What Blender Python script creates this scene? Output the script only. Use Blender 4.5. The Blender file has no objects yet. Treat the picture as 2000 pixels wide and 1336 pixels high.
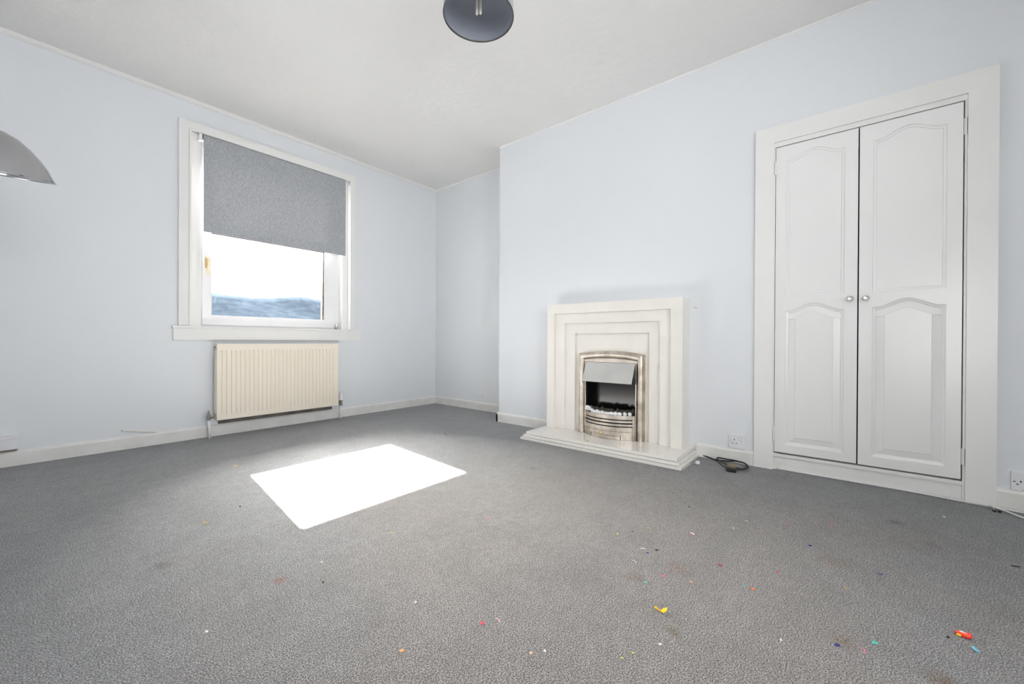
import bpy, bmesh, math, random
from mathutils import Vector, Matrix
random.seed(7)
S = bpy.context.scene
COL = S.collection
# ------------------------------------------------------------------ camera
cam = bpy.data.cameras.new('camera'); camo = bpy.data.objects.new('camera', cam); COL.objects.link(camo)
CH = 0.74
r_ = Vector((6.33535e-01, -7.73705e-01, 4.7216e-03)); u_ = Vector((-3.557e-04, 5.8112e-03, 9.99983e-01)); f_ = Vector((7.73719e-01, 6.3352e-01, -3.40634e-03))
m = Matrix.Identity(4)
for i in range(3):
    m[i][0] = r_[i]; m[i][1] = u_[i]; m[i][2] = -f_[i]
m[0][3], m[1][3], m[2][3] = 0, 0, CH
camo.matrix_world = m
cam.sensor_width = 36; cam.lens = 36*792.77/2000; cam.clip_start = .02; cam.clip_end = 9000
S.camera = camo
# ------------------------------------------------------------------ light and exposure
S.view_settings.view_transform = 'Standard'; S.view_settings.look = 'None'
S.view_settings.gamma = 1; S.view_settings.use_curve_mapping = False
S.view_settings.exposure = 0.17
SUN_POWER, SKY, HAZE = 290.0, 5.0, 36.0
w = bpy.data.worlds.new('sky'); S.world = w; w.use_nodes = True
nt = w.node_tree; nt.nodes.clear()
wo = nt.nodes.new('ShaderNodeOutputWorld'); bg = nt.nodes.new('ShaderNodeBackground')
tc = nt.nodes.new('ShaderNodeTexCoord'); nz = nt.nodes.new('ShaderNodeTexNoise'); nz.inputs['Scale'].default_value = 3; nz.inputs['Detail'].default_value = 5
mx = nt.nodes.new('ShaderNodeMixRGB'); mx.inputs[1].default_value = (.80, .89, 1, 1); mx.inputs[2].default_value = (1, 1, 1, 1)
nt.links.new(tc.outputs['Generated'], nz.inputs['Vector']); nt.links.new(nz.outputs['Fac'], mx.inputs[0])
nt.links.new(mx.outputs[0], bg.inputs['Color']); bg.inputs['Strength'].default_value = SKY
nt.links.new(bg.outputs[0], wo.inputs['Surface'])

def lamp(name, kind, energy, loc=(0, 0, 0), direction=None, **k):
    l = bpy.data.lights.new(name, kind); l.energy = energy
    for a, b in k.items(): setattr(l, a, b)
    o = bpy.data.objects.new(name, l); COL.objects.link(o); o.location = loc
    if direction: o.rotation_euler = Vector(direction).to_track_quat('-Z', 'Y').to_euler()
    return o
SD = (-.115, -1, -.70)
lamp('sun', 'SUN', SUN_POWER, (2, 8, 6), SD, angle=math.radians(.6), color=(1, .97, .93))
lamp('hazy_sun_glow', 'SUN', HAZE, (2.2, 8, 6), SD, angle=math.radians(38), color=(1, .96, .9))   # bright thin cloud round the sun
FC = (1, .985, .96)   # lamps behind the camera: a bounced flash and two added fill lights
lamp('added_front_fill', 'AREA', 9.5, (.2, -1.35, 1.5), (.25, 1, .05), shape='DISK', size=1.1, color=FC, spread=math.radians(110))  # soft fill added behind the camera, aimed at the window wall
lamp('flash_ceiling_bounce', 'AREA', 17, (-.35, -.75, 1.75), (0, 0, 1), shape='DISK', size=.35, color=FC)
lamp('added_side_fill', 'AREA', 11.5, (-1.75, -1.1, .95), (1, .35, .02), shape='DISK', size=1.5, color=FC, spread=math.radians(90))  # fill added from the left to brighten the cupboard side
for nm, loc, d, sx, sy in (('window_portal', (1.42, 4.02, 1.55), (0, -1, 0), 1.25, 1.5), ('fill_window_portal', (.6, -1.78, 1.5), (0, 1, 0), 1.9, 1.4)):
    p = lamp(nm, 'AREA', 1, loc, d, shape='RECTANGLE', size=sx, size_y=sy); p.data.cycles.is_portal = True

# ------------------------------------------------------------------ materials
MATS = {}
def mat(name, col, rough=.5, metal=0, spec=.5, bump=None, vary=None, coat=0, trans=0, coords='Object'):
    """bump=(scale, strength, distance, detail); vary=(scale, colour2, amount)"""
    M = bpy.data.materials.new(name); M.use_nodes = True; n = M.node_tree.nodes; L = M.node_tree.links
    b = n['Principled BSDF']; b.inputs['Base Color'].default_value = (*col, 1); b.inputs['Roughness'].default_value = rough
    b.inputs['Metallic'].default_value = metal; b.inputs['Specular IOR Level'].default_value = spec; b.inputs['Coat Weight'].default_value = coat
    b.inputs['Coat Roughness'].default_value = .15
    t = n.new('ShaderNodeTexCoord')
    if vary:
        z = n.new('ShaderNodeTexNoise'); z.inputs['Scale'].default_value = vary[0]; z.inputs['Detail'].default_value = 4
        c = n.new('ShaderNodeMixRGB'); c.inputs[1].default_value = (*col, 1); c.inputs[2].default_value = (*vary[1], 1)
        mr = n.new('ShaderNodeMapRange'); mr.inputs['From Min'].default_value = .38; mr.inputs['From Max'].default_value = .68; mr.inputs['To Max'].default_value = vary[2]
        L.new(t.outputs[coords], z.inputs['Vector']); L.new(z.outputs['Fac'], mr.inputs['Value']); L.new(mr.outputs[0], c.inputs[0]); L.new(c.outputs[0], b.inputs['Base Color'])
    if bump:
        z = n.new('ShaderNodeTexNoise'); z.inputs['Scale'].default_value = bump[0]; z.inputs['Detail'].default_value = bump[3]
        bp = n.new('ShaderNodeBump'); bp.inputs['Strength'].default_value = bump[1]; bp.inputs['Distance'].default_value = bump[2]
        L.new(t.outputs[coords], z.inputs['Vector']); L.new(z.outputs['Fac'], bp.inputs['Height']); L.new(bp.outputs[0], b.inputs['Normal'])
    MATS[name] = M; return M
mat('wall_paint', (.80, .824, .85), .75, bump=(60, .12, .002, 6), vary=(1.3, (.785, .809, .835), .6))
mat('ceiling_paint', (.85, .842, .825), .8, bump=(16, .7, .008, 8), vary=(2, (.82, .815, .795), .6))
mat('gloss_white', (.87, .868, .85), .3, bump=(30, .10, .0015, 5), vary=(4, (.84, .835, .81), .6))
mat('door_white', (.875, .875, .865), .26, bump=(26, .08, .0012, 4), vary=(3, (.85, .85, .835), .6))
mat('skirting_white', (.83, .825, .80), .38, bump=(35, .15, .0015, 6), vary=(9, (.74, .72, .68), .7))
mat('upvc', (.90, .90, .91), .25)
mat('white_plastic', (.83, .83, .86), .35)
mat('cream_enamel', (.88, .81, .69), .35, vary=(3, (.86, .79, .67), .6))
mat('stone', (.88, .853, .80), .38, vary=(7, (.84, .81, .75), .7), bump=(160, .03, .001, 3))
mat('hearth_stone', (.90, .875, .825), .16, vary=(5, (.86, .83, .775), .7), coat=.4)
mat('brushed_steel', (.72, .66, .585), .46, 1, vary=(14, (.44, .38, .31), .9), bump=(40, .05, .001, 5))
mat('hood_grey', (.56, .56, .545), .38, .2, vary=(6, (.46, .46, .45), .6))
mat('firebox_black', (.008, .008, .008), .18, spec=.3)
mat('coal', (.05, .042, .034), .8)
mat('pebble_white', (.86, .86, .88), .5)
mat('brass', (.85, .62, .25), .25, 1)
mat('gold', (.86, .68, .38), .3, .8)
mat('chrome', (.42, .425, .44), .10, 1)
mat('valve_metal', (.36, .34, .31), .3, 1)
mat('nickel', (.55, .53, .50), .28, 1)
mat('black_rubber', (.012, .012, .013), .45)
mat('plug_brown', (.05, .034, .026), .4)
mat('dark_hole', (.01, .01, .01), .9)
mat('gasket_dark', (.05, .045, .04), .6)
mat('gasket_brown', (.22, .17, .13), .6)
mat('cable_white', (.78, .78, .77), .4)
mat('shade_inside', (.25, .27, .32), .6)
mat('shade_outside', (.50, .51, .54), .3, .6, bump=(120, .5, .003, 3))
mat('grey_plastic', (.45, .45, .47), .5)
mat('cupboard_dark', (.03, .03, .03), .9)
mat('concrete_outside', (.55, .54, .52), .8)
mat('clear_tube', (.62, .60, .55), .08, .0, spec=.8)

def cloth_material():
    M = bpy.data.materials.new('blind_fabric'); M.use_nodes = True; n = M.node_tree.nodes; L = M.node_tree.links
    b = n['Principled BSDF']; b.inputs['Roughness'].default_value = .9; b.inputs['Specular IOR Level'].default_value = .1
    t = n.new('ShaderNodeTexCoord'); cols = []
    for sc in ((420, 420, 60), (60, 60, 420)):
        mp = n.new('ShaderNodeMapping'); mp.inputs['Scale'].default_value = sc; z = n.new('ShaderNodeTexNoise'); z.inputs['Scale'].default_value = 1; z.inputs['Detail'].default_value = 3
        L.new(t.outputs['Object'], mp.inputs[0]); L.new(mp.outputs[0], z.inputs['Vector']); cols.append(z)
    a = n.new('ShaderNodeMath'); a.operation = 'ADD'; L.new(cols[0].outputs['Fac'], a.inputs[0]); L.new(cols[1].outputs['Fac'], a.inputs[1])
    r = n.new('ShaderNodeValToRGB'); r.color_ramp.elements[0].position = .36; r.color_ramp.elements[0].color = (.33, .35, .372, 1)
    r.color_ramp.elements[1].position = .64; r.color_ramp.elements[1].color = (.60, .62, .645, 1)
    h = n.new('ShaderNodeMath'); h.operation = 'MULTIPLY'; h.inputs[1].default_value = .5
    L.new(a.outputs[0], h.inputs[0]); L.new(h.outputs[0], r.inputs[0]); L.new(r.outputs[0], b.inputs['Base Color'])
    o = n['Material Output']; tp = n.new('ShaderNodeBsdfTransparent'); tp.inputs[0].default_value = (1, .97, .94, 1); mi = n.new('ShaderNodeMixShader'); mi.inputs[0].default_value = .22   # open weave lets a little sun through
    L.new(b.outputs[0], mi.inputs[1]); L.new(tp.outputs[0], mi.inputs[2]); L.new(mi.outputs[0], o.inputs[0]); MATS['blind_fabric'] = M
cloth_material()

def carpet_material():
    M = bpy.data.materials.new('carpet_pile'); M.use_nodes = True; n = M.node_tree.nodes; L = M.node_tree.links
    b = n['Principled BSDF']; b.inputs['Roughness'].default_value = .95; b.inputs['Specular IOR Level'].default_value = .05
    b.inputs['Sheen Weight'].default_value = .25; b.inputs['Sheen Roughness'].default_value = .6
    t = n.new('ShaderNodeTexCoord')
    def noise(s, d, ro=.5):
        z = n.new('ShaderNodeTexNoise'); z.inputs['Scale'].default_value = s; z.inputs['Detail'].default_value = d; z.inputs['Roughness'].default_value = ro
        L.new(t.outputs['Object'], z.inputs['Vector']); return z
    z = noise(300, 4, .68); r = n.new('ShaderNodeValToRGB'); e = r.color_ramp.elements
    e[0].position = .37; e[0].color = (.026, .027, .030, 1); e[1].position = .61; e[1].color = (.50, .505, .518, 1)
    k = e.new(.47); k.color = (.138, .140, .145, 1)
    L.new(z.outputs['Fac'], r.inputs[0])
    # warm tint toward the fireplace side: warm light painted into the pile, plus soiling
    g = noise(2.2, 5); vm = n.new('ShaderNodeVectorMath'); vm.operation = 'DISTANCE'; vm.inputs[1].default_value = (1.4, .65, 0); L.new(t.outputs['Object'], vm.inputs[0])
    gm = n.new('ShaderNodeMath'); gm.operation = 'MULTIPLY_ADD'; gm.inputs[1].default_value = 1.6; L.new(g.outputs['Fac'], gm.inputs[0]); L.new(vm.outputs['Value'], gm.inputs[2])
    mr = n.new('ShaderNodeMapRange'); mr.inputs['From Min'].default_value = 1.45; mr.inputs['From Max'].default_value = 2.3; mr.inputs['To Min'].default_value = 1; mr.inputs['To Max'].default_value = 0
    L.new(gm.outputs[0], mr.inputs[0])
    mu = n.new('ShaderNodeMixRGB'); mu.blend_type = 'MULTIPLY'; mu.inputs[2].default_value = (1.0, .925, .865, 1)
    L.new(mr.outputs[0], mu.inputs[0]); L.new(r.outputs[0], mu.inputs[1])
    last = mu
    # brushed pile: soft mottling where the tufts lean
    for sc, lo in ((7, .93), (38, .88)):
        p = noise(sc, 4, .6); pr = n.new('ShaderNodeMapRange'); pr.inputs['From Min'].default_value = .35; pr.inputs['From Max'].default_value = .65; pr.inputs['To Min'].default_value = lo; pr.inputs['To Max'].default_value = 1.08
        L.new(p.outputs['Fac'], pr.inputs[0]); pm = n.new('ShaderNodeVectorMath'); pm.operation = 'SCALE'; L.new(last.outputs[0], pm.inputs[0]); L.new(pr.outputs[0], pm.inputs['Scale']); last = pm
    # worn dark marks
    q = noise(7, 5, .6); m2 = n.new('ShaderNodeMapRange'); m2.inputs['From Min'].default_value = .63; m2.inputs['From Max'].default_value = .74; m2.inputs['To Max'].default_value = .5
    L.new(q.outputs['Fac'], m2.inputs[0]); d = n.new('ShaderNodeMixRGB'); d.blend_type = 'MULTIPLY'; d.inputs[2].default_value = (.62, .60, .58, 1)
    L.new(m2.outputs[0], d.inputs[0]); L.new(last.outputs[0], d.inputs[1]); last = d
    # individual stains (x, y, radius, colour)
    for x, y, ra, c in ((.512, 1.337, .022, (1, .55, .42)), (1.366, .41, .04, (1, .8, .72)), (1.227, .503, .03, (.8, .68, .6)), (1.059, .332, .022, (.75, .65, .5)),
                        (1.895, 1.394, .022, (.62, .6, .58)), (2.288, -.168, .03, (.55, .55, .55)), (1.75, .02, .05, (.92, .8, .7)), (.30, 1.72, .03, (.7, .6, .6)),
                        (1.30, .0, .03, (.85, .7, .55)), (1.286, -.172, .035, (.62, .45, .33)), (2.12, -.25, .04, (.72, .72, .72)), (1.15, .62, .12, (.85, .83, .82))):
        vm = n.new('ShaderNodeVectorMath'); vm.operation = 'DISTANCE'; vm.inputs[1].default_value = (x, y, 0); L.new(t.outputs['Object'], vm.inputs[0])
        wv = noise(40, 3); ad = n.new('ShaderNodeMath'); ad.operation = 'MULTIPLY_ADD'; ad.inputs[1].default_value = ra*1.4; L.new(wv.outputs['Fac'], ad.inputs[0]); L.new(vm.outputs['Value'], ad.inputs[2])
        s = n.new('ShaderNodeMapRange'); s.inputs['From Min'].default_value = ra*.9; s.inputs['From Max'].default_value = ra*1.9; s.inputs['To Min'].default_value = .9; s.inputs['To Max'].default_value = 0
        L.new(ad.outputs[0], s.inputs[0]); x2 = n.new('ShaderNodeMixRGB'); x2.blend_type = 'MULTIPLY'; x2.inputs[2].default_value = (*c, 1)
        L.new(s.outputs[0], x2.inputs[0]); L.new(last.outputs[0], x2.inputs[1]); last = x2
    L.new(last.outputs[0], b.inputs['Base Color'])
    bp = n.new('ShaderNodeBump'); bp.inputs['Strength'].default_value = .9; bp.inputs['Distance'].default_value = .004
    L.new(z.outputs['Fac'], bp.inputs['Height']); L.new(bp.outputs[0], b.inputs['Normal']); MATS['carpet_pile'] = M
carpet_material()

def glass_material():
    M = bpy.data.materials.new('window_glass'); M.use_nodes = True; n = M.node_tree.nodes; L = M.node_tree.links
    n.clear(); o = n.new('ShaderNodeOutputMaterial'); tr = n.new('ShaderNodeBsdfTransparent'); gl = n.new('ShaderNodeBsdfGlossy'); gl.inputs['Roughness'].default_value = .02
    fr = n.new('ShaderNodeFresnel'); fr.inputs['IOR'].default_value = 1.3; mi = n.new('ShaderNodeMixShader')
    L.new(fr.outputs[0], mi.inputs[0]); L.new(tr.outputs[0], mi.inputs[1]); L.new(gl.outputs[0], mi.inputs[2])
    # rain streaks and dust: scatter a little daylight
    t = n.new('ShaderNodeTexCoord'); mp = n.new('ShaderNodeMapping'); mp.inputs['Scale'].default_value = (70, 1, 9)
    z = n.new('ShaderNodeTexNoise'); z.inputs['Scale'].default_value = 1; z.inputs['Detail'].default_value = 4
    L.new(t.outputs['Object'], mp.inputs[0]); L.new(mp.outputs[0], z.inputs['Vector'])
    mr = n.new('ShaderNodeMapRange'); mr.inputs['From Min'].default_value = .60; mr.inputs['From Max'].default_value = .78; mr.inputs['To Min'].default_value = .0; mr.inputs['To Max'].default_value = .0015
    L.new(z.outputs['Fac'], mr.inputs[0]); tl = n.new('ShaderNodeBsdfTranslucent'); tl.inputs[0].default_value = (.8, .8, .8, 1)
    m2 = n.new('ShaderNodeMixShader'); L.new(mr.outputs[0], m2.inputs[0]); L.new(mi.outputs[0], m2.inputs[1]); L.new(tl.outputs[0], m2.inputs[2]); L.new(m2.outputs[0], o.inputs[0])
    MATS['window_glass'] = M
glass_material()

bk = mat('backing', (.10, .10, .105), .9, spec=.1)
n = bk.node_tree.nodes; L = bk.node_tree.links; tp = n.new('ShaderNodeBsdfTransparent'); tp.inputs[0].default_value = (1, .97, .95, 1); mi = n.new('ShaderNodeMixShader'); mi.inputs[0].default_value = .2
L.new(n['Principled BSDF'].outputs[0], mi.inputs[1]); L.new(tp.outputs[0], mi.inputs[2]); L.new(mi.outputs[0], n['Material Output'].inputs[0])
# ------------------------------------------------------------------ mesh helpers
def obj(name, bm, m, parent=None, smooth=False, bevel=0, seg=2):
    if bevel: bmesh.ops.bevel(bm, geom=[e for e in bm.edges if len(e.link_faces) == 2 and e.calc_face_angle(0) > .5], offset=bevel, segments=seg, affect='EDGES', profile=.6)
    bmesh.ops.recalc_face_normals(bm, faces=bm.faces)
    me = bpy.data.meshes.new(name); bm.to_mesh(me); bm.free()
    me.materials.append(MATS[m] if isinstance(m, str) else m)
    if smooth:
        for p in me.polygons: p.use_smooth = True
    o = bpy.data.objects.new(name, me); COL.objects.link(o)
    if parent: o.parent = parent
    return o
def rebase(o, loc):
    """put the origin of a single mesh thing at loc, geometry unmoved"""
    o.data.transform(Matrix.Translation(-Vector(loc))); o.location = loc
def empty(name, loc=(0, 0, 0)):
    o = bpy.data.objects.new(name, None); COL.objects.link(o); o.location = loc; o.empty_display_size = .05; return o
def tag(o, label=None, cat=None, group=None, kind=None):
    for k, v in (('label', label), ('category', cat), ('group', group), ('kind', kind)):
        if v: o[k] = v
    return o
def box(bm, x0, x1, y0, y1, z0, z1, mtx=None):
    v = [bm.verts.new((x, y, z)) for x in (x0, x1) for y in (y0, y1) for z in (z0, z1)]
    for f in ((0, 1, 3, 2), (4, 6, 7, 5), (0, 4, 5, 1), (2, 3, 7, 6), (0, 2, 6, 4), (1, 5, 7, 3)): bm.faces.new([v[i] for i in f])
    if mtx: bmesh.ops.transform(bm, matrix=mtx, verts=v)
    return v
def bx(*a, **k):
    bm = bmesh.new(); box(bm, *a, **k); return bm
def prism(bm, pts, f0, f1):
    """polygon pts swept from f0(p) to f1(p)"""
    a = [bm.verts.new(f0(p)) for p in pts]; b = [bm.verts.new(f1(p)) for p in pts]; n = len(pts)
    bm.faces.new(a); bm.faces.new(b[::-1])
    for i in range(n): bm.faces.new((a[i], b[i], b[(i+1) % n], a[(i+1) % n]))
def tube(bm, path, rad, seg=10, cap=True):
    P = [Vector(p) for p in path]; rings = []; up = Vector((0, 0, 1))
    for i, p in enumerate(P):
        t = (P[min(i+1, len(P)-1)]-P[max(i-1, 0)]).normalized()
        a = t.cross(up); a = a if a.length > .05 else t.cross(Vector((1, 0, 0))); a.normalize(); b = a.cross(t)
        r = rad[i] if isinstance(rad, (list, tuple)) else rad
        rings.append([bm.verts.new(p+a*math.cos(2*math.pi*j/seg)*r+b*math.sin(2*math.pi*j/seg)*r) for j in range(seg)])
    for A, B in zip(rings, rings[1:]):
        for j in range(seg): bm.faces.new((A[j], A[(j+1) % seg], B[(j+1) % seg], B[j]))
    if cap: bm.faces.new(rings[0]); bm.faces.new(rings[-1][::-1])
def smooth_path(pts, n=8):
    P = [Vector(p) for p in pts]; P = [P[0]*2-P[1]]+P+[P[-1]*2-P[-2]]; out = []
    for i in range(1, len(P)-2):
        for k in range(n):
            t = k/n; a, b, c, d = P[i-1], P[i], P[i+1], P[i+2]
            out.append(.5*((2*b)+(c-a)*t+(2*a-5*b+4*c-d)*t*t+(3*b-a-3*c+d)*t**3))
    out.append(P[-2]); return out
def lathe(bm, prof, org=(0, 0, 0), axis=(0, 0, 1), seg=24, close=False):
    q = Vector((0, 0, 1)).rotation_difference(Vector(axis)); o = Vector(org); R = []
    for r, h in prof:
        R.append([bm.verts.new(o+q @ Vector((max(r, 1e-4)*math.cos(2*math.pi*j/seg), max(r, 1e-4)*math.sin(2*math.pi*j/seg), h))) for j in range(seg)])
    for A, B in zip(R, R[1:]):
        for j in range(seg): bm.faces.new((A[j], A[(j+1) % seg], B[(j+1) % seg], B[j]))
    if close:
        for j in range(seg): bm.faces.new((R[-1][j], R[-1][(j+1) % seg], R[0][(j+1) % seg], R[0][j]))
    else:
        if prof[0][0] > 1e-3: bm.faces.new(R[0])
        if prof[-1][0] > 1e-3: bm.faces.new(R[-1][::-1])
def lump(bm, c, s, seed, sub=2, amp=.15):
    r = random.Random(seed); g = bmesh.ops.create_icosphere(bm, subdivisions=sub, radius=1)
    ph = [r.uniform(0, 6) for _ in range(3)]; rot = Matrix.Rotation(r.uniform(0, 6), 3, 'Z')
    for v in g['verts']:
        p = v.co; k = 1+amp*math.sin(2.3*p.x+ph[0])*math.cos(2.1*p.y+ph[1])+amp*.5*math.sin(4*p.z+ph[2])
        v.co = rot @ Vector((p.x*s[0]*k, p.y*s[1]*k, p.z*s[2]*k))+Vector(c)

# ------------------------------------------------------------------ measurements
YW, XA, XF, YC, H = 3.734, 3.134, 2.80, 2.445, 2.505       # window wall, alcove end, fireplace wall, chimney corner, ceiling
XL, YR, WT = -1.9, -1.6, .32
WX0, WX1, WZ0, WZ1 = .807, 2.055, .80, 2.285               # window opening
DY0, DY1, DZ0, DZ1 = -.436, .321, 0.0, 1.875               # cupboard opening in wall_right

def structure(name, bm, m, label, cat, **k):
    return tag(obj(name, bm, m, **k), label, cat, kind='structure')
# floor and ceiling
bm = bmesh.new(); box(bm, XL-WT, XA+WT, YR-WT, YW+.0, -.06, 0)
structure('floor', bm, 'carpet_pile', 'grey flecked cut-pile carpet, soiled and strewn with scraps', 'carpet')
bm = bmesh.new(); box(bm, XL-WT, XA+WT, YR-WT, YW+WT, H, H+.12)
structure('ceiling', bm, 'ceiling_paint', 'off-white textured plaster ceiling', 'ceiling')
# window wall
bm = bmesh.new()
box(bm, XL-WT, WX0, YW, YW+WT, -.06, H); box(bm, WX1, XA+WT, YW, YW+WT, -.06, H)
box(bm, WX0, WX1, YW, YW+WT, -.06, WZ0); box(bm, WX0, WX1, YW, YW+WT, WZ1, H)
structure('wall_left', bm, 'wall_paint', 'pale blue-grey papered wall around the window and radiator', 'wall')
shade_sheet = obj('radiator_shade', bx(.985, 1.885, YW-.0015, YW, .087, .60), mat('radiator_shade', (.13, .12, .11), .95, vary=(12, (.22, .20, .18), .8)), bpy.data.objects['wall_left'])  # dark sheet colours in the radiator's shadow on the wall
shade_sheet['label'] = 'dark sheet standing in for the shadow behind the radiator'
structure('wall_back', bx(XA, XA+WT, YC-.4, YW, -.06, H), 'wall_paint', 'pale grey wall at the back of the alcove beside the window wall', 'wall')
# fireplace wall with cupboard opening
bm = bmesh.new()
box(bm, XF, XA, DY1, YC, -.06, H); box(bm, XF, XA, YR-WT, DY0, -.06, H); box(bm, XF, XA, DY0, DY1, DZ1, H)
structure('wall_right', bm, 'wall_paint', 'pale blue-grey chimney wall behind the fireplace and cupboard', 'wall')
structure('wall_near', bx(XL-WT, XL, YR, YW, -.06, H), 'wall_paint', 'plain pale wall left of the camera, out of the frame', 'wall')
bm = bmesh.new()
box(bm, XL-WT, -.35, YR-WT, YR, -.06, H); box(bm, 1.55, XF, YR-WT, YR, -.06, H); box(bm, -.35, 1.55, YR-WT, YR, -.06, .8); box(bm, -.35, 1.55, YR-WT, YR, 2.2, H)
structure('wall_rear', bm, 'wall_paint', 'plain pale wall behind the camera with an added window opening', 'wall')
bm = bmesh.new()  # unseen window added so sky light fills the room from behind
for a in ((-.35, -.28, .8, 2.2), (1.48, 1.55, .8, 2.2), (.565, .635, .8, 2.2), (-.35, 1.55, .8, .87), (-.35, 1.55, 2.13, 2.2)): box(bm, a[0], a[1], YR-.12, YR-.05, a[2], a[3])
rw = structure('fill_window', bm, 'upvc', 'added white framed window behind the camera, unseen, for fill daylight', 'window', bevel=.004)
obj('pane', bx(-.28, 1.48, YR-.09, YR-.085, .87, 2.13), 'window_glass', rw)
# cupboard cavity
# skirting
def skirting(name, segs, label):
    bm = bmesh.new()
    for (x0, y0, x1, y1, nx, ny, h) in segs:
        pr = ((0, 0), (.018, 0), (.018, h-.014), (.014, h-.006), (.006, h), (0, h))
        prism(bm, pr, lambda p: (x0+nx*p[0], y0+ny*p[0], p[1]), lambda p: (x1+nx*p[0], y1+ny*p[0], p[1]))
    return structure(name, bm, 'skirting_white', label, 'skirting board')
skirting('baseboard_left', [(XL, YW, XA, YW, 0, -1, .086)], 'cream-white skirting board below the window wall')
skirting('baseboard_back', [(XA, YW-.018, XA, YC, -1, 0, .086)], 'cream-white skirting board across the alcove')
skirting('baseboard_right', [(XF, YC+.018, XF, 1.86, -1, 0, .084), (XF, .735, XF, .413, -1, 0, .084), (XA, YC, XF-.018, YC, 0, 1, .084)], 'cream-white skirting board along the chimney wall, both sides of the hearth')
skirting('baseboard_front', [(XF, -.530, XF, YR, -1, 0, .092)], 'patched white skirting board right of the cupboard')
# coving
def cove(name, a, b, n, s, label):
    bm = bmesh.new(); pr = [(0, 0), (0, -s)]+[(s*(1-math.cos(t*math.pi/8)) if 0 else s*math.sin(t*math.pi/8)*.9, -s*math.cos(t*math.pi/8)) for t in range(1, 5)]
    prism(bm, pr, lambda p: (a[0]+n[0]*p[0], a[1]+n[1]*p[0], H+p[1]), lambda p: (b[0]+n[0]*p[0], b[1]+n[1]*p[0], H+p[1]))
    structure(name, bm, 'ceiling_paint', label, 'coving')
cove('trim_1', (XL, YW), (XA, YW), (0, -1), .026, 'thin white plaster coving above the window')
cove('trim_2', (XA, YW), (XA, YC), (-1, 0), .014, 'thin white coving across the alcove')
cove('trim_3', (XF, YC), (XF, YR), (-1, 0), .010, 'thin white bead where chimney wall meets ceiling')
# ------------------------------------------------------------------ window
AF = 3.712
win = tag(empty('window_1', (1.42, YW, .84)), 'white uPVC window in a painted wooden surround, half covered by the blind', 'window', kind='structure')
def P(name, bm, m, par, **k):
    o = obj(name, bm, m, **k); o.parent = par; o.matrix_parent_inverse = Matrix.Translation(-par.location) if par.parent is None else Matrix.Identity(4); return o
def arch_face(bm, x0, x1, z0, z1, wl, wr, wt):
    box(bm, x0, x0+wl, AF, YW, z0, z1); box(bm, x1-wr, x1, AF, YW, z0, z1); box(bm, x0+wl, x1-wr, AF, YW, z1-wt, z1)
bm = bmesh.new(); arch_face(bm, .741, 2.098, .84, 2.338, .064, .045, .061)
P('architrave', bm, 'gloss_white', win, bevel=.003)
bm = bmesh.new()   # bead moulding round the inner edge
box(bm, .800, .812, 3.704, 3.75, .84, 2.285); box(bm, 2.050, 2.062, 3.704, 3.75, .84, 2.285)
P('bead_moulding', bm, 'gloss_white', win, bevel=.003)
bm = bmesh.new(); box(bm, .807, .881, 3.76, 4.0, .80, 2.285); box(bm, 2.0, 2.055, 3.76, 4.0, .80, 2.285); box(bm, .881, 2.0, 3.76, 4.0, 2.255, 2.285)
P('jamb_lining', bm, 'gloss_white', win, bevel=.002)
P('window_sill', bx(.705, 2.168, 3.703, 4.0, .822, .838), 'gloss_white', win, bevel=.004)
P('sill_apron', bx(.712, 2.165, 3.714, YW, .733, .822), 'gloss_white', win, bevel=.002)
def ring(bm, x0, x1, z0, z1, y0, y1, l, r, b, t):
    box(bm, x0, x0+l, y0, y1, z0, z1); box(bm, x1-r, x1, y0, y1, z0, z1); box(bm, x0+l, x1-r, y0, y1, z0, z0+b); box(bm, x0+l, x1-r, y0, y1, z1-t, z1)
bm = bmesh.new(); ring(bm, .881, 2.0, .838, 2.255, 3.835, 3.905, .045, .06, .035, .04)
P('outer_frame', bm, 'upvc', win, bevel=.004)
GX0, GX1, GZ0, GZ1 = .965, 1.852, .929, 1.570
bm = bmesh.new(); ring(bm, .905, 1.948, .852, 1.65, 3.82, 3.89, GX0-.905, 1.948-GX1, GZ0-.852, 1.65-GZ1)
sash = P('sash', bm, 'upvc', win, bevel=.006)
def Q(name, bm, m, par, **k):   # sub-part of a part whose own frame sits at the thing's inverse
    o = obj(name, bm, m, **k); o.parent = par; return o
Q('pane', bx(GX0-.005, GX1+.005, 3.84, 3.844, GZ0-.005, GZ1+.005), 'window_glass', sash)
bm = bmesh.new(); box(bm, GX0, GX1, 3.828, 3.834, GZ1-.006, GZ1+.001); box(bm, GX1-.003, GX1+.002, 3.826, 3.834, GZ0, GZ1); box(bm, GX0-.001, GX0+.003, 3.828, 3.834, GZ1-.03, GZ1)
Q('gasket', bm, 'gasket_dark', sash)
bm = bmesh.new(); prism(bm, ((GX1-.003, GZ1), (GX1-.005, GZ1), (GX1-.018, GZ0), (GX1-.003, GZ0)), lambda p: (p[0], 3.830, p[1]), lambda p: (p[0], 3.838, p[1]))
Q('glazing_bead', bm, 'gasket_brown', sash)
bm = bmesh.new(); box(bm, .922, .944, 3.812, 3.821, 1.29, 1.375); bmesh.ops.bevel(bm, geom=bm.edges[:], offset=.003, segments=2, affect='EDGES')
tube(bm, [(.933, 3.812, 1.355), (.933, 3.79, 1.355)], .007, 10); tube(bm, smooth_path([(.933, 3.788, 1.362), (.933, 3.784, 1.33), (.934, 3.783, 1.27), (.934, 3.785, 1.235)], 4), [.008]*4+[.0075]*4+[.006]*5, 10)
Q('handle', bm, 'gold', sash, smooth=True)
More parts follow.
